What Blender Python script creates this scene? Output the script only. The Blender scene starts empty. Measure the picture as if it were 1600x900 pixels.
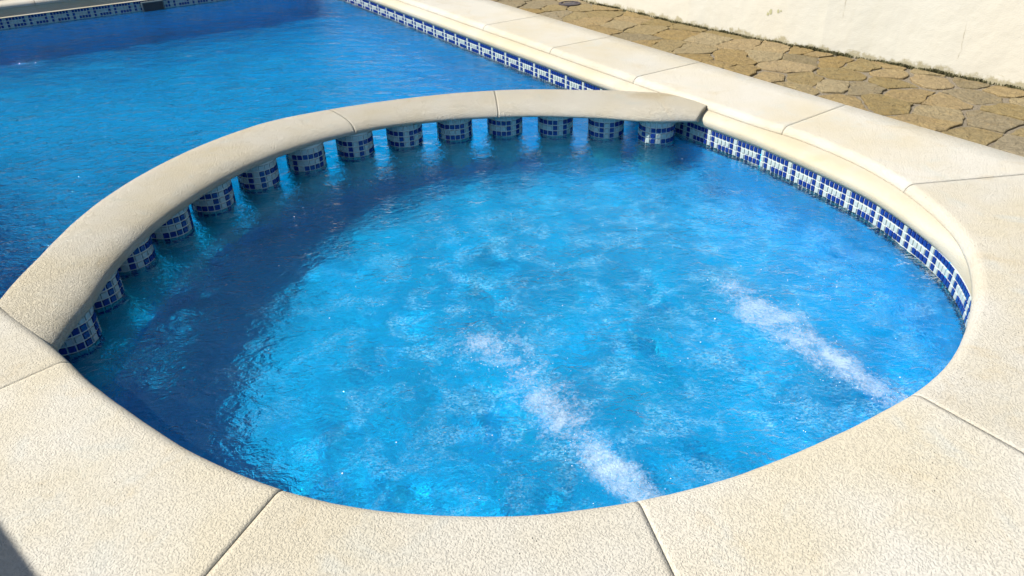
import bpy, bmesh, math, random
import numpy as np
from mathutils import Vector, Matrix
random.seed(7); rng = np.random.default_rng(7)
S = bpy.context.scene; COL = S.collection
PI = math.pi

# ------------------------------------------------------------------ camera, light, sky, exposure
F_PX, PITCH, ROLL, CAM_H = 1203.45, math.radians(31.327), math.radians(-1.741), 1.4764
Fv = Vector((0, math.cos(PITCH), -math.sin(PITCH))); Rv = Vector((1, 0, 0)); Uv = Rv.cross(Fv)
R2 = Rv*math.cos(ROLL)+Uv*math.sin(ROLL); U2 = R2.cross(Fv)
cd = bpy.data.cameras.new('camera'); cam = bpy.data.objects.new('camera', cd); COL.objects.link(cam)
M = Matrix((R2, U2, -Fv)).transposed().to_4x4(); M.translation = Vector((0, 0, CAM_H)); cam.matrix_world = M
cd.sensor_width = 36; cd.lens = F_PX/1600*36; cd.clip_start = .02; cd.clip_end = 500; S.camera = cam

SUN_AZ, SUN_EL = math.radians(186), math.radians(47)          # where the sun stands
w = bpy.data.worlds.new('World'); S.world = w; w.use_nodes = True
nt = w.node_tree; sky = nt.nodes.new('ShaderNodeTexSky'); sky.sky_type = 'NISHITA'; sky.sun_disc = False
sky.sun_elevation = SUN_EL; sky.sun_rotation = PI/2-SUN_AZ
nt.links.new(sky.outputs[0], nt.nodes['Background'].inputs[0]); nt.nodes['Background'].inputs[1].default_value = .078
sl = bpy.data.lights.new('sun', 'SUN'); sl.energy = 4.7; sl.angle = math.radians(.55); sl.color = (1, .955, .87)
sun = bpy.data.objects.new('sun', sl); COL.objects.link(sun)
sdir = Vector((math.cos(SUN_AZ)*math.cos(SUN_EL), math.sin(SUN_AZ)*math.cos(SUN_EL), math.sin(SUN_EL)))
sun.rotation_euler = sdir.to_track_quat('Z', 'Y').to_euler(); sun.location = sdir*20
sl.cycles.is_caustics_light = True
S.view_settings.view_transform = 'Standard'; S.view_settings.look = 'None'
S.view_settings.exposure = .90; S.view_settings.gamma = 1
S.cycles.use_denoising = True; S.cycles.max_bounces = 10; S.cycles.transmission_bounces = 8
S.cycles.diffuse_bounces = 4; S.cycles.sample_clamp_indirect = 4; S.cycles.blur_glossy = .3
S.cycles.caustics_refractive = True; S.cycles.caustics_reflective = False

# ------------------------------------------------------------------ layout (metres; water level z = 0)
TZ = .0290; T = .0254                                             # one mosaic tile with its joint
PHI = math.radians(122.078)
D = np.array([math.cos(PHI), math.sin(PHI)]); N = np.array([D[1], -D[0]])   # along the long side / across it
OW = 2.897                                            # right wall of the pools: X.N = OW
ZT, ZS, ZD = .088, .158, .198                         # top of mosaic, underside of coping, deck
DFAR = 8.36; NLEFT = -4.60
CB = np.array([.0453, 2.5179])                        # centre of the dividing beam's arc
C0 = np.array([0, 2.45])
def nd(n, d): return (n+OW)*N + d*D
def pol(c, r, deg): a = math.radians(deg); return c+r*np.array([math.cos(a), math.sin(a)])
def catmull(P, step=.04):
    P = [np.array(p, float) for p in P]; out = []
    Q = [2*P[0]-P[1]]+P+[2*P[-1]-P[-2]]
    for i in range(1, len(Q)-2):
        n = max(1, int(np.hypot(*(Q[i+1]-Q[i]))/step))
        for k in range(n):
            t = k/n; a, b, c, d = Q[i-1:i+3]
            out.append(.5*((2*b)+(-a+c)*t+(2*a-5*b+4*c-d)*t*t+(-a+3*b-3*c+d)*t**3))
    out.append(P[-1]); return np.array(out)
def resample(P, step):
    s = np.r_[0, np.cumsum(np.hypot(*np.diff(P, axis=0).T))]; n = int(round(s[-1]/step)); t = np.linspace(0, s[-1], n+1)
    return np.c_[np.interp(t, s, P[:, 0]), np.interp(t, s, P[:, 1])], t
def smooth(P, it=6):
    P = P.copy()
    for _ in range(it): P[1:-1] = .25*P[:-2]+.5*P[1:-1]+.25*P[2:]
    return P
# inner edge of the coping stones, clockwise seen from above: far right -> spa right -> near -> left -> far left
edge_pts = [nd(.045, 8.405)]+[nd(.045, d) for d in (7.5, 6.5, 5.5, 4.5, 3.6, 3.0, 2.6, 2.4)] + \
    [pol(C0, r, a) for a, r in ((37, 1.668), (32, 1.655), (24, 1.640), (16, 1.622), (8, 1.602), (-1, 1.582), (-7, 1.556),
     (-12, 1.528), (-17, 1.498), (-23.5, 1.463), (-31, 1.427), (-38, 1.389), (-44, 1.349), (-53.5, 1.302), (-62.6, 1.281),
     (-70.6, 1.272), (-80, 1.268), (-90, 1.270), (-101, 1.277), (-109, 1.284), (-116, 1.290), (-125, 1.300), (-135, 1.322),
     (-147, 1.385))] + [(-1.347, 1.869), (-1.50, 1.995), (-1.653, 2.119), (-2.02, 2.42), (-2.40, 2.74), (-3.0, 3.24), (-3.7, 3.84), (-4.3, 4.38), nd(NLEFT, 5.75)] + \
    [nd(NLEFT, d) for d in (6.1, 6.8, 7.5)] + [nd(NLEFT, 8.405)]
EDGE = smooth(catmull(edge_pts, .03), 8)
EDGE = resample(EDGE, .03)[0]
def normals(P):
    t = np.gradient(P, axis=0); t /= np.hypot(*t.T)[:, None]
    return np.c_[-t[:, 1], t[:, 0]]                   # left of travel = outward for this clockwise path
NE = normals(EDGE)
if (NE[5]@N) < 0: NE = -NE
# pool wall line below the coping
def wall_off(p):
    v = p-C0; a = math.degrees(math.atan2(v[1], v[0])); d = p@D; n = p@N-OW
    if n > -.3 and d > 2.3: return -.045
    if -95 < a < 60: return float(np.interp(a, [-95, -30, -14, -7, 0, 8, 16, 24, 32, 39, 60], [.03, .03, .03, .006, -.018, -.045, -.062, -.085, -.085, -.075, -.045]))
    return .03
WO = np.array([wall_off(p) for p in EDGE])
for _ in range(8): WO[1:-1] = .25*WO[:-2]+.5*WO[1:-1]+.25*WO[2:]
WALL = EDGE+NE*WO[:, None]

# ------------------------------------------------------------------ helpers
def link(name, me, mat, parent=None, **props):
    o = bpy.data.objects.new(name, me); COL.objects.link(o)
    if mat is not None and me is not None and not me.materials: me.materials.append(mat)
    if parent is not None: o.parent = parent
    for k, v in props.items():
        if v is not None: o[k] = v
    return o
def mesh(name, V, Fc, smooth_=False, uv=None):
    me = bpy.data.meshes.new(name); V = np.asarray(V, float)
    me.from_pydata(V.tolist(), [], [list(map(int, f)) for f in Fc]); me.update()
    if smooth_: me.polygons.foreach_set('use_smooth', [True]*len(me.polygons))
    if uv is not None:
        l = me.uv_layers.new(name='UVMap'); vi = np.zeros(len(me.loops), int); me.loops.foreach_get('vertex_index', vi)
        l.data.foreach_set('uv', np.asarray(uv, float)[vi].ravel())
    return me
def empty(name, loc=(0, 0, 0), **props):
    o = bpy.data.objects.new(name, None); COL.objects.link(o); o.location = loc; o.empty_display_size = .1
    for k, v in props.items(): o[k] = v
    return o
def ribbon(rows, closed=False):
    """rows: list of equal-length point lists -> grid faces"""
    n = len(rows[0]); V = [p for r in rows for p in r]; Fc = []
    for i in range(len(rows)-1):
        for j in range(n-1 if not closed else n):
            a, b = i*n+j, i*n+(j+1) % n; Fc.append((a, b, b+n, a+n))
    return V, Fc
def fix_normals(me):
    bm = bmesh.new(); bm.from_mesh(me); bmesh.ops.recalc_face_normals(bm, faces=bm.faces); bm.to_mesh(me); bm.free()
def inside(P, poly):
    x, y = P[:, 0], P[:, 1]; r = np.zeros(len(P), bool); j = len(poly)-1
    for i in range(len(poly)):
        xi, yi = poly[i]; xj, yj = poly[j]
        if yi != yj:
            c = ((yi > y) != (yj > y)) & (x < (xj-xi)*(y-yi)/(yj-yi)+xi); r ^= c
        j = i
    return r

# ------------------------------------------------------------------ materials
def mat(name): m = bpy.data.materials.new(name); m.use_nodes = True; return m, m.node_tree, m.node_tree.nodes['Principled BSDF']
class G:
    def __init__(s, nt): s.nt = nt
    def n(s, t, **kw):
        x = s.nt.nodes.new('ShaderNode'+t)
        for k, v in kw.items():
            if k[0] == '_': setattr(x, k[1:], v)
            else:
                i = x.inputs[int(k[1:])] if k[0] == 'i' and k[1:].isdigit() else x.inputs[k]
                if isinstance(v, bpy.types.NodeSocket): s.nt.links.new(v, i)
                else: i.default_value = v
        return x
    def co(s, kind='Object'): return s.n('TexCoord').outputs[kind]
    def pos(s): return s.n('NewGeometry').outputs['Position']
    def noise(s, v, sc, det=4, rough=.55, dist=0): return s.n('TexNoise', Vector=v, Scale=sc, Detail=det, Roughness=rough, Distortion=dist).outputs['Fac']
    def vor(s, v, sc, feat='F1', out='Distance'): return s.n('TexVoronoi', _feature=feat, Vector=v, Scale=sc).outputs[out]
    def ramp(s, f, *st):
        x = s.n('ValToRGB', Fac=f); e = x.color_ramp.elements
        while len(e) < len(st): e.new(.5)
        for k, (p, c) in enumerate(st): e[k].position = p; e[k].color = (*c, 1) if isinstance(c, tuple) else (c, c, c, 1)
        return x.outputs['Color']
    def mix(s, f, a, b, mode='MIX'):
        x = s.n('Mix', _data_type='RGBA', _blend_type=mode)
        for i, v in ((0, f), (6, a), (7, b)):
            if isinstance(v, bpy.types.NodeSocket): s.nt.links.new(v, x.inputs[i])
            else: x.inputs[i].default_value = (*v, 1) if isinstance(v, tuple) else v
        return x.outputs[2]
    def math(s, op, a, b=0., c=0.): return s.n('Math', _operation=op, i0=a, i1=b, i2=c).outputs[0]
    def bump(s, h, dist, strength=1., nrm=None):
        kw = dict(Height=h, Distance=dist, Strength=strength)
        if nrm is not None: kw['Normal'] = nrm
        return s.n('Bump', **kw).outputs[0]
    def hue(s, c, h, sa, v): return s.n('HueSaturation', Hue=h, Saturation=sa, Value=v, Color=c).outputs[0]
    def rnd(s): return s.n('ObjectInfo').outputs['Random']

def stone_mat(name, base=(0.444, 0.419, 0.357), rough=1.0, pits=True, grain=1.0):
    m, nt, b = mat(name); g = G(nt); p = g.pos(); r = g.rnd()
    c = g.mix(g.ramp(g.noise(p, 2.2, 3), (.38, 0.), (.62, 1.)), tuple(x*y for x, y in zip(base, (1.04, 1.05, 1.09))), tuple(x*y for x, y in zip(base, (1.0, .955, .86))))
    c = g.mix(g.ramp(g.noise(p, 5.5, 4, .6, .6), (.56, 0.), (.74, .7)), c, tuple(x*y for x, y in zip(base, (.93, 1., 1.08))))
    c = g.mix(g.ramp(g.noise(p, 3.3, 5, .65, 1.), (.58, 0.), (.76, .6)), c, tuple(x*y for x, y in zip(base, (.90, .77, .56))))
    gr = g.noise(p, 520, 2, .6); g2 = g.noise(p, 215, 3, .6)
    c = g.mix(g.ramp(gr, (.38, .3), (.54, 0.)), c, tuple(x*.86 for x in base))
    c = g.mix(g.ramp(g2, (.30, .35), (.39, 0.)), c, tuple(x*.72 for x in base))
    if pits:
        pv = g.vor(p, 62); pm = g.ramp(g.noise(p, 6, 2), (.52, 0.), (.68, 1.))
        pit = g.math('MULTIPLY', g.ramp(pv, (.05, 1.), (.16, 0.)), pm)
        c = g.mix(g.math('MULTIPLY', pit, .75), c, tuple(x*.34 for x in base))
    if name == 'sandy_render':      # the old tan water stain near the right end of the beam
        dv_ = g.n('VectorMath', _operation='LENGTH', i0=g.n('VectorMath', _operation='MULTIPLY', i0=g.n('VectorMath', _operation='SUBTRACT', i0=p, i1=(.80, 4.10, .18)).outputs[0], i1=(.8, 1.4, .5)).outputs[0]).outputs['Value']
        dv_ = g.math('ADD', dv_, g.math('MULTIPLY_ADD', g.noise(p, 18, 4), .10, -.05))
        c = g.mix(g.n('MapRange', Value=dv_, i1=.05, i2=.13, i3=.55, i4=0.).outputs[0], c, tuple(x*y for x, y in zip(base, (.78, .66, .46))))
    c = g.hue(c, .5, 1., g.math('MULTIPLY_ADD', r, .09, .955))
    h = g.math('ADD', g.math('MULTIPLY', g.ramp(g2, (.32, 0.), (.50, .8), (.7, 1.)), 1.), g.math('MULTIPLY', gr, .5))
    if pits: h = g.math('SUBTRACT', h, g.math('MULTIPLY', pit, 1.3))
    nt.links.new(g.bump(h, .0030*rough, grain), b.inputs['Normal']); nt.links.new(c, b.inputs['Base Color'])
    b.inputs['Roughness'].default_value = .92; b.inputs['Specular IOR Level'].default_value = .25
    return m
M_SLAB = stone_mat('rough_cast_stone', grain=.75)
M_BEAM = stone_mat('sandy_render', base=(0.457, 0.427, 0.353), rough=1.9)
M_ROLL = stone_mat('smooth_cream_render', base=(0.427, 0.394, 0.311), rough=.35, pits=False)
M_JOINT = stone_mat('joint_mortar', base=(0.299, 0.266, 0.199), rough=.8, pits=False)

def plain(name, c, rough=.5, spec=.5):
    m, nt, b = mat(name); b.inputs['Base Color'].default_value = (*c, 1); b.inputs['Roughness'].default_value = rough
    b.inputs['Specular IOR Level'].default_value = spec; return m, nt, b
def tile_mat(name, c, c2):
    m, nt, b = mat(name); g = G(nt)
    # per tile tone from its place: cell noise at the tile pitch
    v = g.n('TexWhiteNoise', Vector=g.n('VectorMath', _operation='SNAP', i0=g.co('UV'), i1=(T, T, T)).outputs[0]).outputs['Value']
    cc = g.mix(g.math('MULTIPLY_ADD', g.noise(g.pos(), 40, 2), .6, g.math('MULTIPLY', g.rnd(), .4)), c, c2)
    nt.links.new(cc, b.inputs['Base Color']); b.inputs['Roughness'].default_value = .16
    nt.links.new(g.bump(g.noise(g.pos(), 90, 2), .0006, .5), b.inputs['Normal'])
    return m
M_BLUE = tile_mat('cobalt_glass_tile', (0.00498, 0.0124, 0.116), (0.00996, 0.0332, 0.207))
M_WHITE = tile_mat('white_glass_tile', (0.315, 0.373, 0.361), (0.373, 0.419, 0.398))
M_GROUT = plain('pale_grout', (.50, .54, .52), .9)[0]

# pool lining: small blue mosaic
def lining(name, cols):
    m, nt, b = mat(name); g = G(nt); uv = g.co('UV')
    br = g.n('TexBrick', _offset=0., Vector=uv, Scale=1., i1=(0, 0, 0, 1), i2=(1, 1, 1, 1), i3=(.5, .5, .5, 1))
    br.inputs['Mortar Size'].default_value = .0012; br.inputs['Brick Width'].default_value = T; br.inputs['Row Height'].default_value = T
    br.inputs['Bias'].default_value = 0
    c = g.ramp(br.outputs['Color'], (0., cols[0]), (.5, cols[1]), (1., cols[2]))
    c = g.mix(g.ramp(g.noise(uv, 3., 3), (.4, 0.), (.62, .45)), c, cols[1])
    c = g.mix(br.outputs['Fac'], c, cols[3])
    c = g.hue(c, .5, 1.05, g.n('MapRange', Value=g.noise(uv, 11., 4, .6, .8), i1=.38, i2=.62, i3=.78, i4=1.12).outputs[0])  # dark and light blotches painted in for the caustic chop of the water
    nt.links.new(c, b.inputs['Base Color']); b.inputs['Roughness'].default_value = .35
    return m
M_SPAFLOOR = lining('spa_blue_mosaic', ((.004, .32, .74), (.02, .58, .94), (.10, .80, .97), (.12, .74, .93)))
M_POOLFLOOR = lining('pool_blue_mosaic', ((.003, .36, .86), (.008, .58, .98), (.03, .78, .98), (.08, .70, .96)))

# water
def water_mat():
    m, nt, b = mat('pool_water_surface'); nt.nodes.remove(b); g = G(nt); out = nt.nodes['Material Output']
    p = g.pos()
    rel = g.n('VectorMath', _operation='SUBTRACT', i0=p, i1=(*CB, 0.)).outputs[0]
    rr = g.n('VectorMath', _operation='LENGTH', i0=rel).outputs['Value']
    spa = g.n('MapRange', Value=rr, i1=1.50, i2=1.75, i3=1., i4=0.).outputs[0]
    # small ripples too fine for the mesh
    warp = g.n('VectorMath', _operation='MULTIPLY', i0=p, i1=(1., 1.5, 1.)).outputs[0]
    n1 = g.noise(warp, 16, 3, .55, 1.2); n2 = g.noise(warp, 48, 3, .6, .6)
    amp = g.ramp(g.noise(p, 3.2, 2), (.35, .25), (.65, 1.))
    h = g.math('ADD', g.math('MULTIPLY', n1, .018), g.math('MULTIPLY', n2, .0055))
    nrm = g.bump(g.math('MULTIPLY', h, g.math('MULTIPLY', amp, g.math('MULTIPLY_ADD', spa, -.8, 2.0))), 1., 1.)
    rf = g.n('BsdfRefraction', IOR=1.33, Roughness=0., Normal=nrm, Color=(*TINT, 1))
    gs = g.n('BsdfGlossy', Roughness=.01, Normal=nrm, Color=(1, 1, 1, 1))
    fr = g.n('Fresnel', IOR=1.33, Normal=nrm).outputs[0]
    gl = g.n('MixShader', i0=fr, i1=rf.outputs[0], i2=gs.outputs[0]).outputs[0]
    # pale spa patches: fine bubbles plus painted-in reflections of sky and wall
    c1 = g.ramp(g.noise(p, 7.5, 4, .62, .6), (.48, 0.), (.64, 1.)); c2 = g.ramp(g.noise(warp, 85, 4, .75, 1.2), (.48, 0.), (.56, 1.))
    air_sheen = g.math('MULTIPLY', g.math('MULTIPLY', c1, c2), AIR_SHEEN)
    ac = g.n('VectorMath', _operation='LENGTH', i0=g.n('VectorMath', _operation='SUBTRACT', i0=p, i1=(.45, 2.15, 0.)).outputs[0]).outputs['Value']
    air_sheen = g.math('MULTIPLY', air_sheen, g.n('MapRange', Value=ac, i1=.75, i2=1.45, i3=1., i4=0.).outputs[0])  # pale patches faded out where the shade of the beam lies
    air_sheen = g.math('MULTIPLY_ADD', air_sheen, spa, .008)
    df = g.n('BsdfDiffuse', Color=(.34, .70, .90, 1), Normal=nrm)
    mx = g.n('MixShader', i0=air_sheen, i1=gl, i2=df.outputs[0]).outputs[0]
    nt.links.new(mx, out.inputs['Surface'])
    return m
TINT = (.22, .865, 1.); AIR_SHEEN = .25
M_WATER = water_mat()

# ------------------------------------------------------------------ water surface
def field(seed, L, n, lam, spread, aniso=0., ang=0.):
    """periodic random height field, unit rms, wavelengths about lam"""
    r = np.random.default_rng(seed); k = np.fft.fftfreq(n, L/n)*2*PI; kx, ky = np.meshgrid(k, k, indexing='ij')
    kk = np.hypot(kx, ky)+1e-9; k0 = 2*PI/lam
    A = np.exp(-(np.log(kk/k0)/spread)**2)/kk
    if aniso: th = np.arctan2(ky, kx)-ang; A *= np.exp(-aniso*np.sin(th)**2)
    h = np.real(np.fft.ifft2(A*np.exp(2j*PI*r.random((n, n)))*n)); h -= h.mean(); return h/h.std()
def sample(h, L, X, Y):
    n = h.shape[0]; u = (X/L*n) % n; v = (Y/L*n) % n; i = u.astype(int); j = v.astype(int); a = u-i; b = v-j
    i2 = (i+1) % n; j2 = (j+1) % n; i %= n; j %= n
    return h[i, j]*(1-a)*(1-b)+h[i2, j]*a*(1-b)+h[i, j2]*(1-a)*b+h[i2, j2]*a*b
HA = field(1, 3.84, 384, .22, .45); HB = field(2, 2.9, 512, .075, .4); HC = field(3, 2.3, 512, .034, .3)
HM = field(4, 7.0, 128, 1.1, .5); HP = field(5, 5.12, 512, .16, .5, 2.2, math.radians(75)); HQ = field(6, 3.4, 512, .06, .4, 1.2, math.radians(75))
JETS = [((.339, 1.36), (-.10, 2.25)), ((1.16, 1.745), (.70, 2.46))]
def jetdist(X, Y):
    d = np.full(X.shape, 9.)
    for a, b in JETS:
        a = np.array(a); b = np.array(b); v = b-a; t = np.clip(((X-a[0])*v[0]+(Y-a[1])*v[1])/(v@v), 0, 1)
        d = np.minimum(d, np.hypot(X-a[0]-t*v[0], Y-a[1]-t*v[1]))
    return d
def height(X, Y):
    rb = np.hypot(X-CB[0], Y-CB[1]); spa = 1/(1+np.exp((rb-1.66)/.05))
    mod = np.clip(.75+.25*sample(HM, 7.0, X, Y), .4, 1.15)
    j = np.exp(-(jetdist(X, Y)/.16)**2)
    hs = (sample(HA, 3.84, X, Y)*.0012 + sample(HB, 2.9, X, Y)*.00025 + sample(HC, 2.3, X, Y)*.00004)*mod
    hp = (sample(HP, 5.12, X, Y)*.0005+sample(HQ, 3.4, X, Y)*.00008)*mod
    hp = hp+sample(HB, 2.9, X, Y)*.00020*np.clip(-X-1.2, 0, 1)*np.clip(5.6-Y, 0, 1)
    return hs*spa+hp*(1-spa)
def build_water():
    xs = np.arange(-6.1, 1.75, .0075); ys = [.95]
    while ys[-1] < 8.9: ys.append(ys[-1]+(.0065 if ys[-1] < 4.2 else .0065+.0022*(ys[-1]-4.2)))
    ys = np.array(ys); X, Y = np.meshgrid(xs, ys, indexing='ij')
    cut = np.vstack([EDGE+NE*(WO+.03)[:, None]])
    ok = inside(np.c_[X.ravel(), Y.ravel()], cut).reshape(X.shape)
    q = ok[:-1, :-1] & ok[1:, :-1] & ok[:-1, 1:] & ok[1:, 1:]
    used = np.zeros(X.shape, bool); used[:-1, :-1] |= q; used[1:, :-1] |= q; used[:-1, 1:] |= q; used[1:, 1:] |= q
    idx = -np.ones(X.shape, int); idx[used] = np.arange(used.sum())
    V = np.c_[X[used], Y[used], height(X[used], Y[used])]
    F4 = np.c_[idx[:-1, :-1][q], idx[1:, :-1][q], idx[1:, 1:][q], idx[:-1, 1:][q]].astype(np.int32)
    me = bpy.data.meshes.new('pool_water'); me.vertices.add(len(V)); me.vertices.foreach_set('co', V.astype(np.float32).ravel())
    me.loops.add(F4.size); me.loops.foreach_set('vertex_index', F4.ravel()); me.polygons.add(len(F4))
    me.polygons.foreach_set('loop_start', np.arange(0, F4.size, 4, dtype=np.int32))
    me.polygons.foreach_set('use_smooth', np.ones(len(F4), bool)); me.update(calc_edges=True)
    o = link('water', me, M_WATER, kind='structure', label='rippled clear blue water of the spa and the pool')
    o.cycles.is_caustics_caster = True
    return o
build_water()

# ------------------------------------------------------------------ basin
def cz(P, z): return [(x, y, z) for x, y in P]
basin = empty('pool_basin', kind='structure', label='blue mosaic basin of the spa and the pool')
Wc = resample(WALL, .06)[0]
s = np.r_[0, np.cumsum(np.hypot(*np.diff(Wc, axis=0).T))]
zz = (.092, -.10, -1.12)
me = mesh('basin_wall', *ribbon([cz(Wc+normals(Wc)*0, z) for z in zz]), True, np.vstack([np.c_[s, np.full(len(s), z)] for z in zz]))
bw = link('basin_wall', me, M_POOLFLOOR, basin)
fw0, fw1 = WALL[-1], WALL[0]                          # the far wall
me = mesh('far_wall', *ribbon([cz([fw0-N*.05, fw1+N*.05], z) for z in zz]), False, np.array([(u, z) for z in zz for u in (0, 4.7)]))
link('basin_wall', me, M_POOLFLOOR, basin)
cor = [nd(-4.8, .5), nd(.2, .5), nd(.2, 8.6), nd(-4.8, 8.6)]
me = mesh('pool_floor', [(x, y, -1.10) for x, y in cor], [(0, 1, 2, 3)], False, cor); link('pool_floor', me, M_POOLFLOOR, basin)
# spa floor, raised
SPA_Z = -.50
ring = [pol(CB, 1.60, a) for a in np.linspace(54, 203, 60)]
nearp = [p for p in (EDGE+NE*(WO+.06)[:, None]) if (p@D < 2.75 and np.hypot(*(p-C0)) < 1.85 and math.degrees(math.atan2(*(p-C0)[::-1])) > -156 and math.degrees(math.atan2(*(p-C0)[::-1])) < 53)]
V = [(*C0, SPA_Z)]+[(x, y, SPA_Z) for x, y in nearp]+[(x, y, SPA_Z) for x, y in ring[::-1]]
me = mesh('spa_floor', V, [(0, i, i % (len(V)-1)+1) for i in range(1, len(V))], False, [(v[0], v[1]) for v in V]); fix_normals(me)
link('spa_floor', me, M_SPAFLOOR, basin)
# low wall under the columns
WR0, WR1, WTOP = 1.50, 1.68, -.38
aa = np.linspace(50, 206, 90)
rows = [[(*pol(CB, r, a), z) for a in aa] for r, z in ((WR0, -1.1), (WR0, WTOP-.01), (WR0+.01, WTOP), (WR1-.01, WTOP), (WR1, WTOP-.01), (WR1, -1.1))]
uvs = [(math.radians(a)*1.6, k) for k in (-.8, 0, .01, .17, .18, 1.0) for a in aa]
me = mesh('divider_footing', *ribbon(rows), False, uvs); link('divider_footing', me, M_SPAFLOOR, basin)

# ------------------------------------------------------------------ greek key of tiles
KEY = ["XXXXXX.", "X....X.", "X.XXXX.", "X.X....", "X.XXXXX", "......."]
def tile_mesh(name, s=T*.82, th=.004):
    h = s/2; b = .0014
    g_ = TZ/2*.81; V = [(-h, 0, -g_), (h, 0, -g_), (h, 0, g_), (-h, 0, g_), (-h+b, -th, -g_+b), (h-b, -th, -g_+b), (h-b, -th, g_-b), (-h+b, -th, g_-b)]
    return V, [(4, 5, 6, 7), (0, 1, 5, 4), (1, 2, 6, 5), (2, 3, 7, 6), (3, 0, 4, 7)]
TV, TF = tile_mesh('tile')                            # faces -Y, the wall plane is y = 0
def tme(name, m):
    me = mesh(name, TV, TF); me.materials.append(m); return me
ME_TB, ME_TW = tme('tile_blue', M_BLUE), tme('tile_white', M_WHITE)
def put_tile(me, pos, nrm, parent, tilt=0):
    o = bpy.data.objects.new('tile', me); COL.objects.link(o); o.parent = parent
    z = math.atan2(nrm[1], nrm[0])+PI/2               # local -Y looks along nrm
    o.location = pos; o.rotation_euler = (random.uniform(-.012, .012), 0, z+random.uniform(-.015, .015)); return o
def joined_tiles(cells, name, m, parent, wx=1.):
    V = []; Fc = []
    for pos, nrm in cells:
        z = math.atan2(nrm[1], nrm[0])+PI/2; c, s_ = math.cos(z), math.sin(z); k = len(V)
        V += [(pos[0]+c*v[0]*wx-s_*v[1], pos[1]+s_*v[0]*wx+c*v[1], pos[2]+v[2]) for v in TV]; Fc += [tuple(i+k for i in f) for f in TF]
    if V: link(name, mesh(name, V, Fc), m, parent, kind='stuff')
def key_band(P, nin, nrows, singles, parent, rev=False, start=0, ztop=ZT):
    """tiles along the polyline P (spacing T); nin = inward normals"""
    cb, cw = [], []
    for i in range(len(P)-1):
        p = (P[i]+P[i+1])/2; n = (nin[i]+nin[i+1])/2; n = n/np.hypot(*n)
        for r in range(-1 if ztop > ZT else 0, nrows):
            pos = (p[0]+n[0]*.001, p[1]+n[1]*.001, ZT-(r+.5)*TZ)
            k = KEY[r][(i+start) % 7] if 0 <= r < len(KEY) else '.'
            if singles(p): put_tile(ME_TB if k == 'X' else ME_TW, pos, n, parent)
            else: (cb if k == 'X' else cw).append((pos, n))
    joined_tiles(cb, 'blue_key_tiles', M_BLUE, parent); joined_tiles(cw, 'white_tiles', M_WHITE, parent)
def grout(P, nin, parent):
    me = mesh('grout_bed', *ribbon([cz(P+nin*.0005, ZT+.012), cz(P+nin*.0005, ZT-5.1*TZ)]), True); link('grout_bed', me, M_GROUT, parent)
# which way does the travel of WALL run: from far right toward the camera; seen from inside the pool that reads left to right
Wt, st = resample(WALL, T); NI = -normals(Wt)
if NI[3]@N > 0: NI = -NI
# only the part on the right side and round the spa as far as it can be seen
keep = [i for i, p in enumerate(Wt) if not (p@N-OW < -2.0) and p@D > .8]
Wt, NI = Wt[keep[0]:keep[-1]+1], NI[keep[0]:keep[-1]+1]
# phase: a key bar stands at D = 2.451 on the wall
i0 = int(np.argmin(abs(Wt@D-2.475)+10*(np.abs(Wt@N-OW) > .2)))
band = empty('mosaic_band', kind='structure', label='blue and white greek key mosaic band along the right wall at the waterline')
cnt = [0]
def single_right(p):
    v = p-C0; a = math.degrees(math.atan2(v[1], v[0])); return -11 < a < 25 and p@D < 1.9
key_band(Wt, NI, 5, single_right, band, start=(-i0) % 7); grout(Wt, NI, band)
farP = np.array([fw0+(fw1-fw0)*t for t in np.linspace(0, 1, int(np.hypot(*(fw1-fw0))/T)+1)])
farN = np.tile(-D, (len(farP), 1))
band2 = empty('mosaic_band', kind='structure', label='shaded greek key mosaic band on the far wall of the pool')
key_band(farP-D*.001, farN, 5, lambda p: False, band2); grout(farP-D*.001, farN, band2)
# skimmer mouth in the far wall
sk = empty('skimmer', (*nd(-1.62, DFAR-.02), .045), label='dark rectangular skimmer mouth in the far pool wall', category='skimmer')
def box(x0, x1, y0, y1, z0, z1):
    V = [(x, y, z) for x in (x0, x1) for y in (y0, y1) for z in (z0, z1)]
    return V, [(0, 1, 3, 2), (4, 6, 7, 5), (0, 4, 5, 1), (2, 3, 7, 6), (0, 2, 6, 4), (1, 5, 7, 3)]
def boxes(*bs):
    V, Fc = [], []
    for b in bs:
        v, f = box(*b); k = len(V); V += v; Fc += [tuple(i+k for i in q) for q in f]
    return V, Fc
sk.rotation_euler = (0, 0, math.atan2(N[1], N[0]))
M_SKIM = plain('dark_plastic', (.012, .014, .02), .5)[0]; M_SKIMF = plain('skimmer_frame_plastic', (.10, .13, .14), .4)[0]
link('opening', mesh('opening', *boxes((-.09, .09, -.012, .03, -.05, .03))), M_SKIM, sk)
link('frame', mesh('frame', *boxes((-.10, .10, -.016, .03, .03, .038), (-.10, -.09, -.016, .03, -.06, .03), (.09, .10, -.016, .03, -.06, .03))), M_SKIMF, sk)

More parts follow.
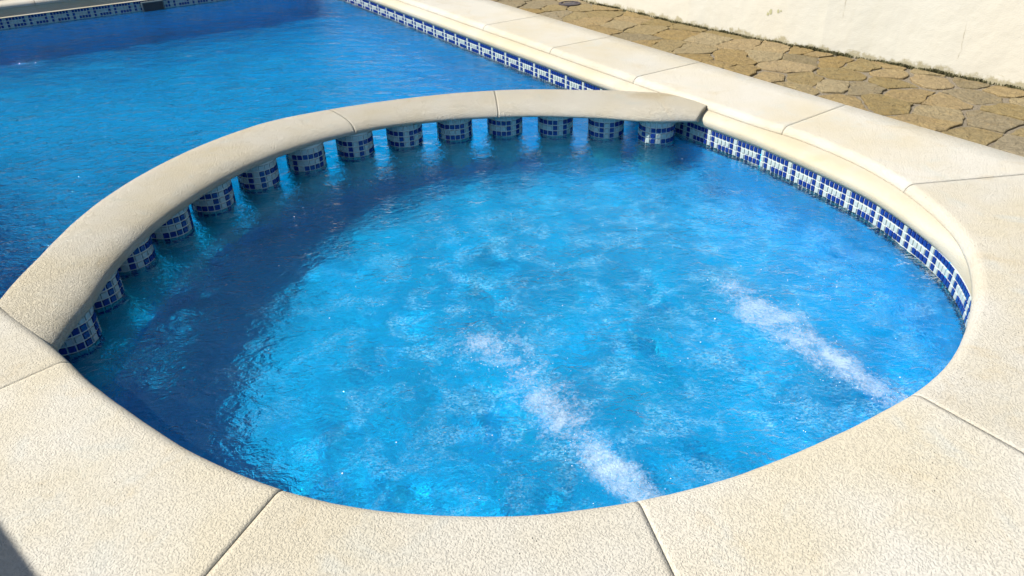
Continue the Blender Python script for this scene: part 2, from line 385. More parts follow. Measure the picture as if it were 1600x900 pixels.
# ------------------------------------------------------------------ rounded roll below the coping stones
R_, _ = resample(EDGE, .025); NR = normals(R_)
wo = np.interp(np.linspace(0, 1, len(R_)), np.linspace(0, 1, len(WO)), WO)
prof = []
for k in range(11):
    t = k/10; prof.append(t)
rows = []
seed = np.random.default_rng(3); wob = np.convolve(seed.normal(0, 1, len(R_)+40), np.ones(41)/41, 'valid')*.008
for t in prof:
    a = t*PI*.88
    # t=0 under the stone, bulging in past the wall face, returning to it at the top of the mosaic
    row = []
    for i in range(len(R_)):
        bul = max(.0, .020-.6*max(0, wo[i]+.03)); bul = min(bul, .022)
        ref0, ref1 = .012, wo[i]-.004
        o = ref0+(ref1-ref0)*(math.sin(min(a, PI/2))) - bul*math.sin(a)+wob[i]*math.sin(a)
        z = ZS+.003-(ZS-ZT-.004)*(1-math.cos(a))/2/((1-math.cos(PI*.88))/2)
        row.append((R_[i][0]+NR[i][0]*o, R_[i][1]+NR[i][1]*o, z))
    rows.append(row)
roll = link('pool_rim', mesh('pool_rim', *ribbon(rows), True), M_ROLL, kind='structure', label='rounded cream render rim under the coping stones')
# the same rim on the far wall
f0, f1 = EDGE[-1]-N*.1, EDGE[0]+N*.1
rows = [[(*(p+D*(.012-.052*t**3)), ZS+.003-(ZS-ZT-.004)*t) for p in (f0, f1)] for t in prof]
link('rim', mesh('rim', *ribbon(rows), True), M_ROLL, roll)

# ------------------------------------------------------------------ coping stones
cop = empty('pool_coping', kind='structure', label='cream cast stone coping with rounded nosing round the pool')
CP, _ = resample(EDGE, .012); NC = normals(CP)
for _ in range(30): NC[1:-1] = .25*NC[:-2]+.5*NC[1:-1]+.25*NC[2:]
NC /= np.hypot(*NC.T)[:, None]
OUTW = .574
def width(p, n):
    nn = n@N
    if nn > .35 and p@D > .2:
        return min((OUTW-(p@N-OW))/nn, .95)
    return .60
Wd = np.array([width(p, n) for p, n in zip(CP, NC)])
for _ in range(500): Wd[1:-1] = .25*Wd[:-2]+.5*Wd[1:-1]+.25*Wd[2:]
isr = np.array([(p@D > 1.6 and n@N > .8) for p, n in zip(CP, NC)]); Wd[isr] = [(OUTW-(p@N-OW))/(n@N) for p, n in zip(CP[isr], NC[isr])]
ang = np.degrees(np.arctan2(*(CP-C0).T[::-1]))
dd = CP@D; nn_ = CP@N-OW
joints = []
right = nn_ > -.1
for d in (7.55, 6.7, 5.85, 4.98, 4.14, 3.31, 2.26): joints.append(int(np.argmin(np.where(right, abs(dd-d), 9))))
for q in ((1.640, 2.806), (1.030, 1.505), (.262, 1.19), (-.535, 1.275), (-1.265, 1.79)): joints.append(int(np.argmin(np.hypot(*(CP-np.array(q)).T))))
left = nn_ < -3.1
for d in (2.95, 3.6, 4.3, 5.0, 6.1, 7.0, 7.9): joints.append(int(np.argmin(np.where(left, abs(dd-d), 9))))
joints = [0]+sorted(joints)+[len(CP)-1]
rw = np.random.default_rng(11); nw = np.convolve(rw.normal(0, 1, len(CP)+60), np.ones(61)/61, 'valid')*.012
def stone(i0, i1, k):
    gap = .0008; dz = random.uniform(-.0012, .0012)
    pts = list(range(i0, i1+1)); rows = []
    r0 = .040
    P = [(.05, ZS+.004), (.02, ZS+.001), (.004, ZS+.001)]+[(r0-r0*math.cos(a), ZS+.003+(ZD-ZS-.003)*math.sin(a)) for a in np.linspace(.02, PI/2, 9)]
    nflat = 4
    for j in pts:
        e = 0.
        if j == i0: e = gap
        if j == i1: e = -gap
        t = (CP[min(j+1, len(CP)-1)]-CP[max(j-1, 0)]); t /= np.hypot(*t)
        row = []
        edge = min(j-i0, i1-j); sag = .0009 if edge == 0 else 0
        def add(o, z):
            q = CP[j]+NC[j]*o+t*e; row.append((q[0], q[1], z-sag+dz))
        for o, z in P: add(o+nw[j]*max(0, 1-o/.06), z)
        for f in range(1, nflat+1): add(r0+(Wd[j]-.006-r0)*f/nflat, ZD)
        add(Wd[j]-.001, ZD-.005); add(Wd[j], ZD-.04)
        rows.append(row)
    V, Fc = ribbon(rows)
    n = len(rows[0])
    Fc += [tuple(range(n)), tuple(range((len(rows)-1)*n, len(rows)*n))[::-1]]
    me = mesh('coping_stone', V, Fc, True); fix_normals(me)
    me.polygons[-1].use_smooth = me.polygons[-2].use_smooth = False
    link('coping_stone', me, M_SLAB, cop)
for k in range(len(joints)-1): stone(joints[k], joints[k+1], k)
# mortar bed that shows in the joints
rows = [[(*(CP[j]+NC[j]*o), z) for o, z in ((.012, ZS+.012), (.016, ZD-.012), (.05, ZD-.006), (Wd[j]-.01, ZD-.006))] for j in range(0, len(CP), 3)]
link('joint_mortar', mesh('joint_mortar', *ribbon(rows), True), M_JOINT, cop)
# far side stones
fe0, fe1 = EDGE[-1], EDGE[0]; Lf = np.hypot(*(fe1-fe0))
for k in range(-1, 6):
    u0, u1 = (k*.86+.3), ((k+1)*.86+.3)
    if k == -1: u0 = -.6
    if k == 5: u1 = Lf+.62
    prof2 = [(.05, ZS+.002), (.004, ZS+.001)]+[(.04-.04*math.cos(a), ZS+.003+(ZD-ZS-.003)*math.sin(a)) for a in np.linspace(.02, PI/2, 8)]+[(.60, ZD), (.602, ZD-.04)]
    rows = [[(*(fe0+N*u+D*o), z+.0015) for o, z in prof2] for u in (u0+.002, u1-.002)]
    V, Fc = ribbon(rows); n = len(prof2); Fc += [tuple(range(n)), tuple(range(n, 2*n))]
    me = mesh('coping_stone', V, Fc, False); fix_normals(me); link('coping_stone', me, M_SLAB, cop)

# ------------------------------------------------------------------ the curved divider on its columns
div = empty('pool_divider', (*CB, 0), label='curved cream beam on mosaic columns dividing spa from pool', category='divider wall')
th = np.array([52, 55, 65, 78, 91, 104, 116, 124, 128.7, 134, 143, 148, 159, 167, 176, 181, 190, 200, 209])
thi = np.array([52, 55, 60, 64.5, 77, 91, 104, 117, 124, 130, 138, 145, 162, 178, 193, 201.6, 209]); ri = np.array([1.610, 1.565, 1.485, 1.452, 1.436, 1.433, 1.450, 1.482, 1.492, 1.494, 1.492, 1.484, 1.457, 1.458, 1.475, 1.54, 1.61])
ro = np.array([2.02, 1.99, 1.905, 1.858, 1.858, 1.855, 1.868, 1.900, 1.925, 1.945, 1.925, 1.910, 1.875, 1.850, 1.815, 1.803, 1.812, 1.835, 1.86])
def sm(xs, ys, x):
    v = np.interp(x, xs, ys); 
    for _ in range(24): v[1:-1] = .25*v[:-2]+.5*v[1:-1]+.25*v[2:]
    return v
TH = np.linspace(54, 209, 420); RI, RO = sm(thi, ri, TH), sm(th, ro-.026, TH)
BP = [(.04, .1225), (.010, .1232), (.002, .127), (0, .134), (.004, .145), (.014, .156), (.030, .166), (.050, .174), (.075, .179), (.11, .182), (.17, .183), (.24, .180), (.29, .173), (.32, .163), (.337, .151), (.343, .139), (.338, .128), (.325, .123), (.2, .1222)]
cuts = [0, int(np.argmin(abs(TH-93.5))), int(np.argmin(abs(TH-123.3))), len(TH)-1]
rb = np.random.default_rng(5); bw_ = np.convolve(rb.normal(0, 1, 480), np.ones(61)/61, 'valid')*.010
for s_ in range(3):
    a, b = cuts[s_], cuts[s_+1]; rows = []
    for j in range(a, b+1):
        e = (.022 if j == a else -.022 if j == b else 0); c, sn = math.cos(math.radians(TH[j]+e)), math.sin(math.radians(TH[j]+e))
        sc = (RO[j]-RI[j])/.343; row = []
        for o, z in BP:
            r = RI[j]+(o if o < .1 else .1+(o-.1)*((RO[j]-RI[j]-.1)/.243)) + bw_[j]*(.6 if z > .11 else 0)
            row.append((r*c, r*sn, z+bw_[j]*.3*(z > .12)-(.0005 if j in (a, b) and z > .12 else 0)))
        rows.append(row)
    V, Fc = ribbon(rows, True); n = len(BP); Fc += [tuple(range(n)), tuple(range((len(rows)-1)*n, len(rows)*n))]
    me = mesh('beam_segment', V, Fc, True); fix_normals(me)
    me.polygons[-1].use_smooth = me.polygons[-2].use_smooth = False
    link('beam_segment', me, M_BEAM, div)
rows = [[(RI[j]*0+(RI[j]+o)*math.cos(math.radians(TH[j])), (RI[j]+o)*math.sin(math.radians(TH[j])), z) for o, z in ((.012, .144), (.03, .158), (.06, .169), (.2, .176), (.28, .168))] for j in range(3, len(TH)-3, 4)]
link('joint_mortar', mesh('joint_mortar', *ribbon(rows), True), M_ROLL, div)

RC = .097
nt_ = 21
core_rows = []
for z in (.128, ZT-10.2*TZ, -.62): core_rows.append([((RC-.0042)*math.cos(a), (RC-.0042)*math.sin(a), z) for a in np.linspace(0, 2*PI, 33)[:-1]])
ME_CORE = mesh('column', *ribbon(core_rows, True), True)
ME_CORE.materials.append(M_GROUT)
def column_tiles(col, ctr, facing, start):
    cb, cw = [], []
    for i in range(nt_):
        a = 2*PI*(i+.5)/nt_; n = np.array([math.cos(a), math.sin(a)])
        for r in range(0, 9):
            pos = (n[0]*(RC-.004), n[1]*(RC-.004), ZT-(r+.5)*TZ)
            k = KEY[r][(i+start) % 7] if 0 <= r < len(KEY) else '.'
            me = ME_TB if k == 'X' else ME_TW
            dang = (math.degrees(a)-facing+180) % 360-180
            if abs(dang) < 95 and 0 <= r <= 3: put_tile(me, pos, n, col).scale.x = 1.13
            else: (cb if k == 'X' else cw).append((pos, n))
    # half a row of white tile tucked under the beam
    for i in range(nt_):
        a = 2*PI*(i+.5)/nt_; n = np.array([math.cos(a), math.sin(a)]); cw.append(((n[0]*(RC-.0045), n[1]*(RC-.0045), ZT+.5*TZ), n))
    joined_tiles(cb, 'blue_key_tiles', M_BLUE, col, 1.13); joined_tiles(cw, 'white_tiles', M_WHITE, col, 1.13)
CTH = [192.43-10.0374*i for i in range(14)]
for i, t in enumerate(CTH):
    p = 1.5905*np.array([math.cos(math.radians(t)), math.sin(math.radians(t))])
    col = link('column', ME_CORE, None, div); col.location = (p[0], p[1], 0)
    w_ = CB+p; facing = math.degrees(math.atan2(-w_[1], -w_[0]))
    # keep the key facing the camera side much the same on every column
    st0 = int(round((t-192)/17.14+ (0, 1, 5, 2, 4, 0, 3, 1, 2, 0, 2, 3, 5, 1)[i])) % 7
    column_tiles(col, w_, facing % 360, st0)

# ------------------------------------------------------------------ ground, flagstones, walls
OC = CP[::4]+NC[::4]*(Wd[::4, None]-.004)
M_GROUND = stone_mat('terrace_screed', base=(0.299, 0.249, 0.174), rough=1.5)
loop = list(OC)+[fe0-N*.6+D*.6, fe0+D*.6, fe1+D*.6, fe1+N*.57+D*.6]
loop = np.array(loop); cen = nd(-1.5, 4.5)
outl = cen+(loop-cen)/np.hypot(*(loop-cen).T)[:, None]*70
V, Fc = ribbon([[(*p, ZD-.016) for p in loop], [(*p, ZD-.016) for p in outl]], True)
me = mesh('ground', V, Fc); fix_normals(me); link('ground', me, M_GROUND, kind='structure', label='grey brown mortar ground around the pool')

# flagstones
WBn = np.array([(2.15, -3.5), (1.80, -1.), (1.625, 1.), (1.515, 1.91), (1.468, 2.25), (1.415, 2.65), (1.335, 3.05), (1.260, 3.57), (1.205, 4.10), (1.168, 5.0), (1.14, 5.9), (1.05, 9.6)])
def wall_n(d): return float(np.interp(d, WBn[:, 1], WBn[:, 0]))
def clip(poly, a, b):
    """keep the side of the bisector nearer a"""
    m = (a+b)/2; n = b-a; out = []
    for i in range(len(poly)):
        p, q = poly[i], poly[(i+1) % len(poly)]; dp, dq = (p-m)@n, (q-m)@n
        if dp <= 0: out.append(p)
        if dp*dq < 0: out.append(p+(q-p)*dp/(dp-dq))
    return out
def stone_pave():
    r = np.random.default_rng(21); d0, d1 = .2, 9.2; pts = []
    while len(pts) < 150:
        d = r.uniform(d0, d1); n = r.uniform(.58, wall_n(d))
        q = np.array([n, d])
        if all(np.hypot(*(q-o)) > .17 for o in pts) or r.random() < .012: pts.append(q)
    return pts
M_FLAG = []
def flag_mat(name, a, b_, c_):
    m, nt, b = mat(name); g = G(nt); p = g.pos(); r = g.rnd()
    w3 = g.n('Combine' + 'XYZ', i0=g.math('MULTIPLY', r, 31.), i1=g.math('MULTIPLY', r, 17.)).outputs[0]
    pv = g.n('VectorMath', _operation='ADD', i0=p, i1=w3).outputs[0]
    c = g.mix(g.ramp(g.noise(pv, 6, 4, .6, 1.), (.35, 0.), (.65, 1.)), a, b_)
    c = g.mix(g.ramp(g.noise(pv, 13, 5, .7, 1.5), (.5, 0.), (.72, .8)), c, c_)
    c = g.mix(g.ramp(g.noise(p, 70, 3, .7), (.38, .5), (.5, 0.)), c, tuple(.5*x for x in a))
    c = g.hue(c, .5, g.math('MULTIPLY_ADD', r, .25, .9), g.math('MULTIPLY_ADD', r, -.22, 1.0))
    h = g.math('ADD', g.noise(pv, 22, 6, .65, .8), g.math('MULTIPLY', g.noise(pv, 120, 3), .25))
    nt.links.new(g.bump(h, .028, .9), b.inputs['Normal']); nt.links.new(c, b.inputs['Base Color']); b.inputs['Roughness'].default_value = .85
    b.inputs['Specular IOR Level'].default_value = .3
    return m
M_FLAG = [flag_mat('ochre_flagstone', (0.27, 0.199, 0.0913), (0.232, 0.17, 0.083), (0.282, 0.191, 0.0747)), flag_mat('tan_flagstone', (0.261, 0.207, 0.108), (0.232, 0.178, 0.0913), (0.274, 0.195, 0.083)),
          flag_mat('grey_tan_flagstone', (0.224, 0.183, 0.112), (0.195, 0.158, 0.0913), (0.249, 0.183, 0.0913))]
def mortar_mat():
    m, nt, b = mat('flagstone_mortar'); g = G(nt); p = g.pos()
    c = g.mix(g.noise(p, 30, 5, .7), (0.112, 0.0913, 0.0622), (0.216, 0.178, 0.124))
    c = g.mix(g.ramp(g.noise(p, 150, 3, .7), (.5, 0.), (.62, .6)), c, (.33, .28, .20))
    nt.links.new(c, b.inputs['Base Color']); b.inputs['Roughness'].default_value = .95
    nt.links.new(g.bump(g.noise(p, 110, 4, .7), .012, 1.), b.inputs['Normal']); return m
M_MORT = mortar_mat()
path = empty('paving_path', kind='structure', label='path of irregular ochre flagstones in grey mortar between coping and wall')
ds = np.linspace(-1.2, 9.3, 120)
rows = [[(*nd(.56, d), ZD-.012) for d in ds], [(*nd((.56+wall_n(d))/2, d), ZD-.012) for d in ds], [(*nd(wall_n(d)+.04, d), ZD-.012) for d in ds]]
me = mesh('mortar', *ribbon(rows)); fix_normals(me); link('mortar', me, M_MORT, path)
DRAIN = np.array([.99, 5.2])
FP = stone_pave(); rs = np.random.default_rng(4)
for q in FP:
    near_ = [o for o in FP if o is not q and abs(o[1]-q[1]) < .9]
    dm = wall_n(q[1]); poly = [np.array(p) for p in ((.578, q[1]-.4), (dm-.015, q[1]-.4), (dm-.015, q[1]+.4), (.578, q[1]+.4))]
    for o in near_: poly = clip(poly, q, o)
    if len(poly) < 3: continue
    poly = np.array(poly); c = poly.mean(0)
    gap = rs.uniform(.002, .005) if q[1] > 3.0 else rs.uniform(.004, .020)
    dist = np.hypot(*(poly-c).T); poly = c+(poly-c)*(1-gap/np.maximum(dist, .03))[:, None]
    # roughen: split edges, jitter, cut corners
    out = []
    for i in range(len(poly)):
        a, b_ = poly[i], poly[(i+1) % len(poly)]; L_ = np.hypot(*(b_-a)); m_ = max(1, int(L_/.035)); e = (b_-a)/max(L_, 1e-6); nn = np.array([-e[1], e[0]])
        for k in range(m_):
            t = (k+.0)/m_; j = rs.normal(0, .006)
            pt = a+(b_-a)*t+nn*j
            if k == 0: pt = pt+(c-pt)*min(.10, .005/np.hypot(*(c-pt)))
            out.append(pt)
    out = np.array(out); n_ = len(out)
    if np.hypot(*(c-DRAIN)) < .09: continue
    z1 = ZD-.003+rs.uniform(-.003, .002); tl = rs.normal(0, .014, 2)
    # keep every stone clear of the coping edge and the wall
    out[:, 0] = np.clip(out[:, 0], .577, None)
    V = []
    for sc, z in ((1., ZD-.02), (1., z1-.0022), (.96, z1), (.55, z1+.0010)):
        for p in out:
            v = c+(p-c)*sc; V.append((*nd(*v), z+((v-c)@tl if z > ZD-.015 else 0)+(rs.normal(0, .0007) if sc < .99 else 0)))
    Fc = []
    for L_ in range(3):
        for i in range(n_): a = L_*n_+i; b_ = L_*n_+(i+1) % n_; Fc.append((a, b_, b_+n_, a+n_))
    Fc.append(tuple(range(3*n_, 4*n_)))
    o = np.array(V).mean(0)
    me = mesh('paving_stone', np.array(V)-o, Fc); fix_normals(me)
    so = link('paving_stone', me, M_FLAG[int(rs.choice([0, 1, 2], p=[.45, .4, .15]) if q[1] > 3.1 else rs.choice([0, 1, 2], p=[.3, .35, .35]))], path); so.location = o

# drain let into the path
dr = empty('floor_drain', (*nd(*DRAIN), ZD-.006), label='small dark round drain let into the flagstone path', category='drain')
def lathe(P, n=28):
    rows = [[(r*math.cos(a), r*math.sin(a), z) for a in np.linspace(0, 2*PI, n+1)[:-1]] for r, z in P]
    return ribbon(rows, True)
V, Fc = lathe([(.088, 0), (.088, .010), (.070, .011), (.068, -.004)]); M_DR = plain('dull_dark_metal', (.035, .028, .035), .6)[0]
link('frame', mesh('frame', V, Fc), M_DR, dr)
V, Fc = lathe([(.069, .004), (.01, .0045)]); Fc.append(tuple(range(28, 56))); link('cover', mesh('cover', V, Fc), M_DR, dr)
V, Fc = boxes(*[(-.05+abs(k)*.006, .05-abs(k)*.006, k*.016-.003, k*.016+.003, .003, .0065) for k in range(-3, 4)])
link('grating_bar', mesh('grating_bar', V, Fc), plain('worn_metal', (.12, .11, .12), .5)[0], dr)

# garden wall
def wall_mat():
    m, nt, b = mat('cream_wall_render'); g = G(nt); p = g.pos()
    sx = g.n('VectorMath', _operation='MULTIPLY', i0=p, i1=(1, 1, .12)).outputs[0]
    c = g.mix(g.ramp(g.noise(sx, 1.6, 3), (.38, 0.), (.66, 1.)), (.47, .445, .38), (.455, .445, .395))
    c = g.mix(g.ramp(g.noise(sx, 7, 4, .6), (.55, 0.), (.8, .2)), c, (.46, .42, .31))
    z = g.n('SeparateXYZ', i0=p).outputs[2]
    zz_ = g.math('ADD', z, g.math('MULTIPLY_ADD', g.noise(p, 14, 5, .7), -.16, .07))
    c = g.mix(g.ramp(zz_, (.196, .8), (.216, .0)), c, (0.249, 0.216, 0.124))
    c = g.mix(g.ramp(g.noise(p, 24, 4, .7, 1.), (.74, 0.), (.80, .3)), c, (.45, .42, .32))
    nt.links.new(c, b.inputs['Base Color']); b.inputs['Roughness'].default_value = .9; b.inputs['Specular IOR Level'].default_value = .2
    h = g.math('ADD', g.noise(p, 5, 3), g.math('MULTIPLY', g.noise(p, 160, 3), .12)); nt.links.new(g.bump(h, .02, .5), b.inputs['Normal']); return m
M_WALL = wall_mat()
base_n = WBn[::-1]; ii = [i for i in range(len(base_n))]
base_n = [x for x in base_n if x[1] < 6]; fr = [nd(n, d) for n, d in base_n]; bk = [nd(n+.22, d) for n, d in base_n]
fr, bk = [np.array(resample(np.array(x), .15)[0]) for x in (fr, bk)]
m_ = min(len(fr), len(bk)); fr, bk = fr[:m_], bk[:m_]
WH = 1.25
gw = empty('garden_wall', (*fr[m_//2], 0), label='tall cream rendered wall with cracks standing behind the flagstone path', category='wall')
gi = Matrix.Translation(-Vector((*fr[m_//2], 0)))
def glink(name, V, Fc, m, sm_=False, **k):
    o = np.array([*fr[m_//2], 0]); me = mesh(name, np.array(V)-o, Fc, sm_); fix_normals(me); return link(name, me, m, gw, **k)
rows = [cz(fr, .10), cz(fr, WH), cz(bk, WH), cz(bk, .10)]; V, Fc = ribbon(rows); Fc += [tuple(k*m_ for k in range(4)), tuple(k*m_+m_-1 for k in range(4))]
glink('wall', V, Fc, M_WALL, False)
rows = [[(*(f+(b_-f)*t), z) for f, b_ in zip(fr, bk)] for t, z in ((-.15, WH+.002), (-.15, WH+.06), (1.15, WH+.06), (1.15, WH+.002))]
V, Fc = ribbon(rows); V2 = V; Fc += [(tuple(k*m_ for k in range(4))), tuple(k*m_+m_-1 for k in range(4))]
glink('wall_cap', V, Fc, M_SLAB)
# hairline cracks
M_CRACK = plain('crack_shadow_dirt', (0.349, 0.299, 0.207), .95, .1)[0]
def wall_pt(d, z, out=.0015): n = wall_n(d)-out; return (*nd(n, d), z)
for d0_, z0_, z1_, sd in ((2.95, .40, .70, 1), (2.27, .28, .48, 2)):
    r = np.random.default_rng(sd); zsn = np.arange(z0_, z1_, .018); dx = np.cumsum(r.normal(0, .0032, len(zsn))); wv = np.abs(r.normal(0, .0006, len(zsn)))+.0002; wv[0] = wv[-1] = 0
    V = [wall_pt(d0_+a-b_, z) for a, b_, z in zip(dx, wv, zsn)]+[wall_pt(d0_+a+b_, z) for a, b_, z in zip(dx, wv, zsn)]
    n_ = len(zsn); glink('crack', V, [(i, i+1, n_+i+1, n_+i) for i in range(n_-1)], M_CRACK)
# chipped patch
r = np.random.default_rng(9); V = []; Fc = []
for cx_, cz_, rr in ((3.43, .375, .012), (3.38, .385, .009), (3.45, .36, .010), (3.36, .39, .006)):
    k = len(V); m9 = 9; V += [wall_pt(cx_+rr*math.cos(a)*r.uniform(.6, 1.2), cz_+rr*1.3*math.sin(a)*r.uniform(.6, 1.2), .002) for a in np.linspace(0, 2*PI, m9+1)[:-1]]; Fc.append(tuple(range(k, k+m9)))
glink('chipped_patch', V, Fc, plain('old_green_stain', (.34, .33, .20), .95, .1)[0])

# moss and weeds along the foot of the wall
M_MOSS = mat('dark_moss'); g = G(M_MOSS[1]); M_MOSS[1].links.new(g.mix(g.noise(g.pos(), 60, 3), (.035, .033, .016), (.13, .12, .045)), M_MOSS[2].inputs['Base Color'])
M_MOSS[2].inputs['Roughness'].default_value = .9; M_MOSS = M_MOSS[0]
V, Fc = [], []; r = np.random.default_rng(12)
hm = np.convolve(r.random(700), np.ones(9)/9, 'same')
for k in range(9000):
    d = r.uniform(-.3, 5.9); am = max(0, (hm[int((d+.4)/9*690)]-.42)*7)
    if r.random() > .12+am*.6: continue
    n = wall_n(d)-abs(r.normal(0, .010))-.001; h_ = r.uniform(.001, .006)*(1+am*1.0); a = r.uniform(0, PI); wd = r.uniform(.002, .006)
    p = nd(n, d); ax = np.array([math.cos(a), math.sin(a)])*wd; tp = r.normal(0, .004, 2)
    k0 = len(V); V += [(p[0]-ax[0], p[1]-ax[1], ZD-.013), (p[0]+ax[0], p[1]+ax[1], ZD-.013), (p[0]+ax[0]*.7+tp[0], p[1]+ax[1]*.7+tp[1], ZD+h_*.6), (p[0]+tp[0]*1.5, p[1]+tp[1]*1.5, ZD+h_)]
    Fc.append((k0, k0+1, k0+2, k0+3))
link('moss', mesh('moss', V, Fc), M_MOSS, kind='stuff', label='dark moss and small weeds along the foot of the cream wall')

# unseen hedging added so that the water mirrors something dark
M_HEDGE = mat('hedge_leaves'); g = G(M_HEDGE[1]); M_HEDGE[1].links.new(g.mix(g.noise(g.pos(), 3, 4), (.03, .065, .018), (.07, .12, .03)), M_HEDGE[2].inputs['Base Color']); M_HEDGE[2].inputs['Roughness'].default_value = .6; M_HEDGE = M_HEDGE[0]
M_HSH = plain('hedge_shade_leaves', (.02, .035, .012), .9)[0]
def added_hedge(org, rz, x0, x1, hh, seed, lab):
    hg = empty('added_hedge', (*org, 0), label=lab, category='added_hedge'); hg.rotation_euler = (0, 0, rz)
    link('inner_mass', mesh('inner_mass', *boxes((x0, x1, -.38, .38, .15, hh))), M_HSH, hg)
    r = np.random.default_rng(seed); n = int((x1-x0)*hh*420); x = r.uniform(x0-.2, x1+.2, n); z = r.uniform(.2, hh+.3, n); sd = r.choice([-1, 1], n); y = sd*(.42+.08*np.sin(x*3.1+z*2.3)+r.normal(0, .06, n))
    tp_ = r.random(n) < .16; z[tp_] = hh+.05+r.normal(0, .1, tp_.sum()); y[tp_] = r.uniform(-.45, .45, tp_.sum())
    cen_ = np.c_[x, y, z]; a1 = r.normal(0, 1, (n, 3)); a1 /= np.linalg.norm(a1, axis=1)[:, None]; a2 = np.cross(a1, r.normal(0, 1, (n, 3))); a2 /= np.linalg.norm(a2, axis=1)[:, None]
    L1 = r.uniform(.05, .10, n)[:, None]; V = np.stack([cen_-a1*L1, cen_+a2*L1*.5, cen_+a1*L1, cen_-a2*L1*.5], 1).reshape(-1, 3)
    link('foliage', mesh('foliage', V, np.arange(4*n).reshape(-1, 4)), M_HEDGE, hg, kind='stuff')
added_hedge(nd(-2, 11.2), math.atan2(N[1], N[0]), -8, 4.2, 5.0, 51, 'tall dark green hedging added unseen beyond the far end to darken the pool reflections')
added_hedge(nd(2.75, 4.5), math.atan2(D[1], D[0]), -6.5, 6.2, 3.3, 52, 'dark green hedging added unseen behind the cream garden wall to darken the water reflections')

# low wall added outside the picture to cast the near left corner shadow
hd = 1.15; lt = np.array([math.cos(SUN_AZ), math.sin(SUN_AZ)])*(hd)/math.tan(SUN_EL)
A_ = np.array([-1.131, 1.187])+lt; dv = np.array([.735, -.678]); e0 = A_-dv*.25; e1 = A_+dv*1.6; bn = np.array([-dv[1], dv[0]])*-1
if bn@np.array([-1, -.2]) < 0: bn = -bn
P4 = [e0, e1, e1+bn*.25, e0+bn*.25]
V = [(*p, z) for z in (.15, ZD+hd) for p in P4]; Fc = [(0, 1, 2, 3), (4, 5, 6, 7), (0, 1, 5, 4), (1, 2, 6, 5), (2, 3, 7, 6), (3, 0, 4, 7)]
o_ = np.array([*e0, 0]); me = mesh('shadow_wall', np.array(V)-o_, Fc); fix_normals(me)
tw = link('shadow_wall', me, M_WALL, label='low cream wall added unseen beyond the left edge to cast the corner shadow', category='wall'); tw.location = o_

# ------------------------------------------------------------------ jets of bubbles
def foam_mat(name, seed, power):
    m, nt, b = mat(name); g = G(nt); uv = g.co('UV'); sp = g.n('SeparateXYZ', i0=uv); u, v = sp.outputs[0], sp.outputs[1]
    p = g.n('VectorMath', _operation='ADD', i0=g.pos(), i1=(seed*3.1, 0, 0)).outputs[0]
    n1 = g.noise(p, 7, 5, .62, .8); n2 = g.noise(p, 52, 6, .75, 1.6)
    av = g.math('ABSOLUTE', v)
    env = g.math('MULTIPLY', g.n('MapRange', Value=av, i1=.15, i2=.95, i3=1., i4=0.).outputs[0], g.ramp(u, (0., .8), (.1, 1.), (.38, .88), (.6, .76), (.88, .62), (1., .0)))
    a = g.math('ADD', g.math('MULTIPLY', n1, 2.3), g.math('MULTIPLY', n2, 2.1))
    a = g.math('ADD', a, g.math('MULTIPLY_ADD', env, 1.18, -2.76))
    a = g.n('MapRange', Value=a, i1=.0, i2=.85, i3=0., i4=power).outputs[0]
    b.inputs['Base Color'].default_value = (.50, .64, .82, 1); b.inputs['Roughness'].default_value = .3
    nt.links.new(g.bump(g.math('ADD', n2, g.math('MULTIPLY', g.noise(p, 130, 3, .7), .6)), .008, 1.), b.inputs['Normal'])
    nt.links.new(a, b.inputs['Alpha']); return m
def ico():
    bm = bmesh.new(); bmesh.ops.create_icosphere(bm, subdivisions=1, radius=1); V = np.array([v.co[:] for v in bm.verts]); Fc = [tuple(v.index for v in f.verts) for f in bm.faces]; bm.free(); return V, Fc
IV, IF = ico()
M_BUB, nt_b, bb = plain('bubble_film', (.85, .93, 1.), .06, .8)
def bubbles(P, Rr):
    n = len(P); V = (IV[None]*Rr[:, None, None]+P[:, None, :]).reshape(-1, 3); Fa = (np.array(IF)[None]+(np.arange(n)*len(IV))[:, None, None]).reshape(-1, 3)
    return V, Fa
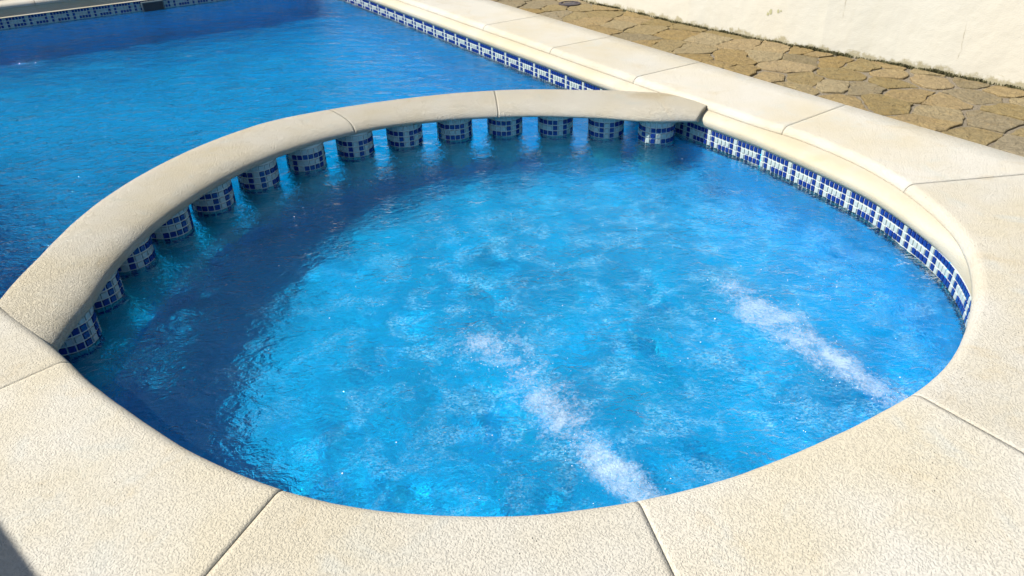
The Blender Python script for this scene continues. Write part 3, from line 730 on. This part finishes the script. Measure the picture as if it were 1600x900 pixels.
for k, ((a, b_), lab) in enumerate(zip(JETS, ('white plume of bubbles from the jet at the bottom centre of the spa', 'white plume of bubbles from the jet at the right side of the spa'))):
    a, b_ = np.array(a), np.array(b_); L_ = np.hypot(*(b_-a)); ax = (b_-a)/L_; pr = np.array([-ax[1], ax[0]])
    us, vs = np.linspace(0, 1, 120), np.linspace(-1, 1, 60); U, W_ = np.meshgrid(us, vs, indexing='ij')
    wid = .10+.17*U; bend = .05*np.sin(U*3+k*1.4)
    X = a[0]+ax[0]*L_*U+pr[0]*(W_*wid+bend); Y = a[1]+ax[1]*L_*U+pr[1]*(W_*wid+bend)
    dome = .004*np.clip(1-W_**2, 0, 1)*np.exp(-U*2)
    Z = height(X, Y)+.0016+dome
    V = np.c_[X.ravel(), Y.ravel(), Z.ravel()]-np.array([*a, 0]); idx = np.arange(U.size).reshape(U.shape)
    F4 = np.c_[idx[:-1, :-1].ravel(), idx[1:, :-1].ravel(), idx[1:, 1:].ravel(), idx[:-1, 1:].ravel()]
    t = empty('bubble_plume', (*a, 0), label=lab, category='bubbles', group='bubble plumes of the spa jets')
    link('foam', mesh('foam', V, F4, True, np.c_[U.ravel(), W_.ravel()]), foam_mat('foam', k+1, .68), t)
    r = np.random.default_rng(30+k); n = 260; uu = r.beta(1.1, 1.7, n); vv = r.normal(0, .42, n); ww = .075+.14*uu; be = .05*np.sin(uu*3+k*1.4)
    x = a[0]+ax[0]*L_*uu+pr[0]*(vv*ww+be); y = a[1]+ax[1]*L_*uu+pr[1]*(vv*ww+be); rad = np.exp(r.normal(math.log(.0007), .4, n))
    Vb, Fb = bubbles(np.c_[x, y, height(x, y)+rad*.4+.0015]-np.array([*a, 0]), rad); link('bubble', mesh('bubble', Vb, Fb, True), M_BUB, t, kind='stuff')
# loose bubbles over the rest of the spa
r = np.random.default_rng(77); n = 800; q = np.c_[r.uniform(-1.2, 1.5, n), r.uniform(1.2, 3.9, n)]
jd = jetdist(q[:, 0], q[:, 1]); ok = (np.hypot(q[:, 0]-CB[0], q[:, 1]-CB[1]) < 1.42) & (r.random(n) < np.exp(-(jd/.55)**2)*.9+.04) & (q[:, 1] > 1.32+.35*np.abs(q[:, 0])**2)
q = q[ok]; rad = np.exp(r.normal(math.log(.0009), .4, len(q)))
Vb, Fb = bubbles(np.c_[q, height(q[:, 0], q[:, 1])+rad*.4], rad)
link('bubbles', mesh('bubbles', Vb, Fb, True), M_BUB, kind='stuff', label='loose tiny bubbles scattered over the spa water')

for o in S.objects:
    if o.type == 'MESH' and o.name.split('.')[0] in ('basin_wall', 'pool_floor', 'spa_floor', 'divider_footing', 'column', 'grout_bed'): o.cycles.is_caustics_receiver = True
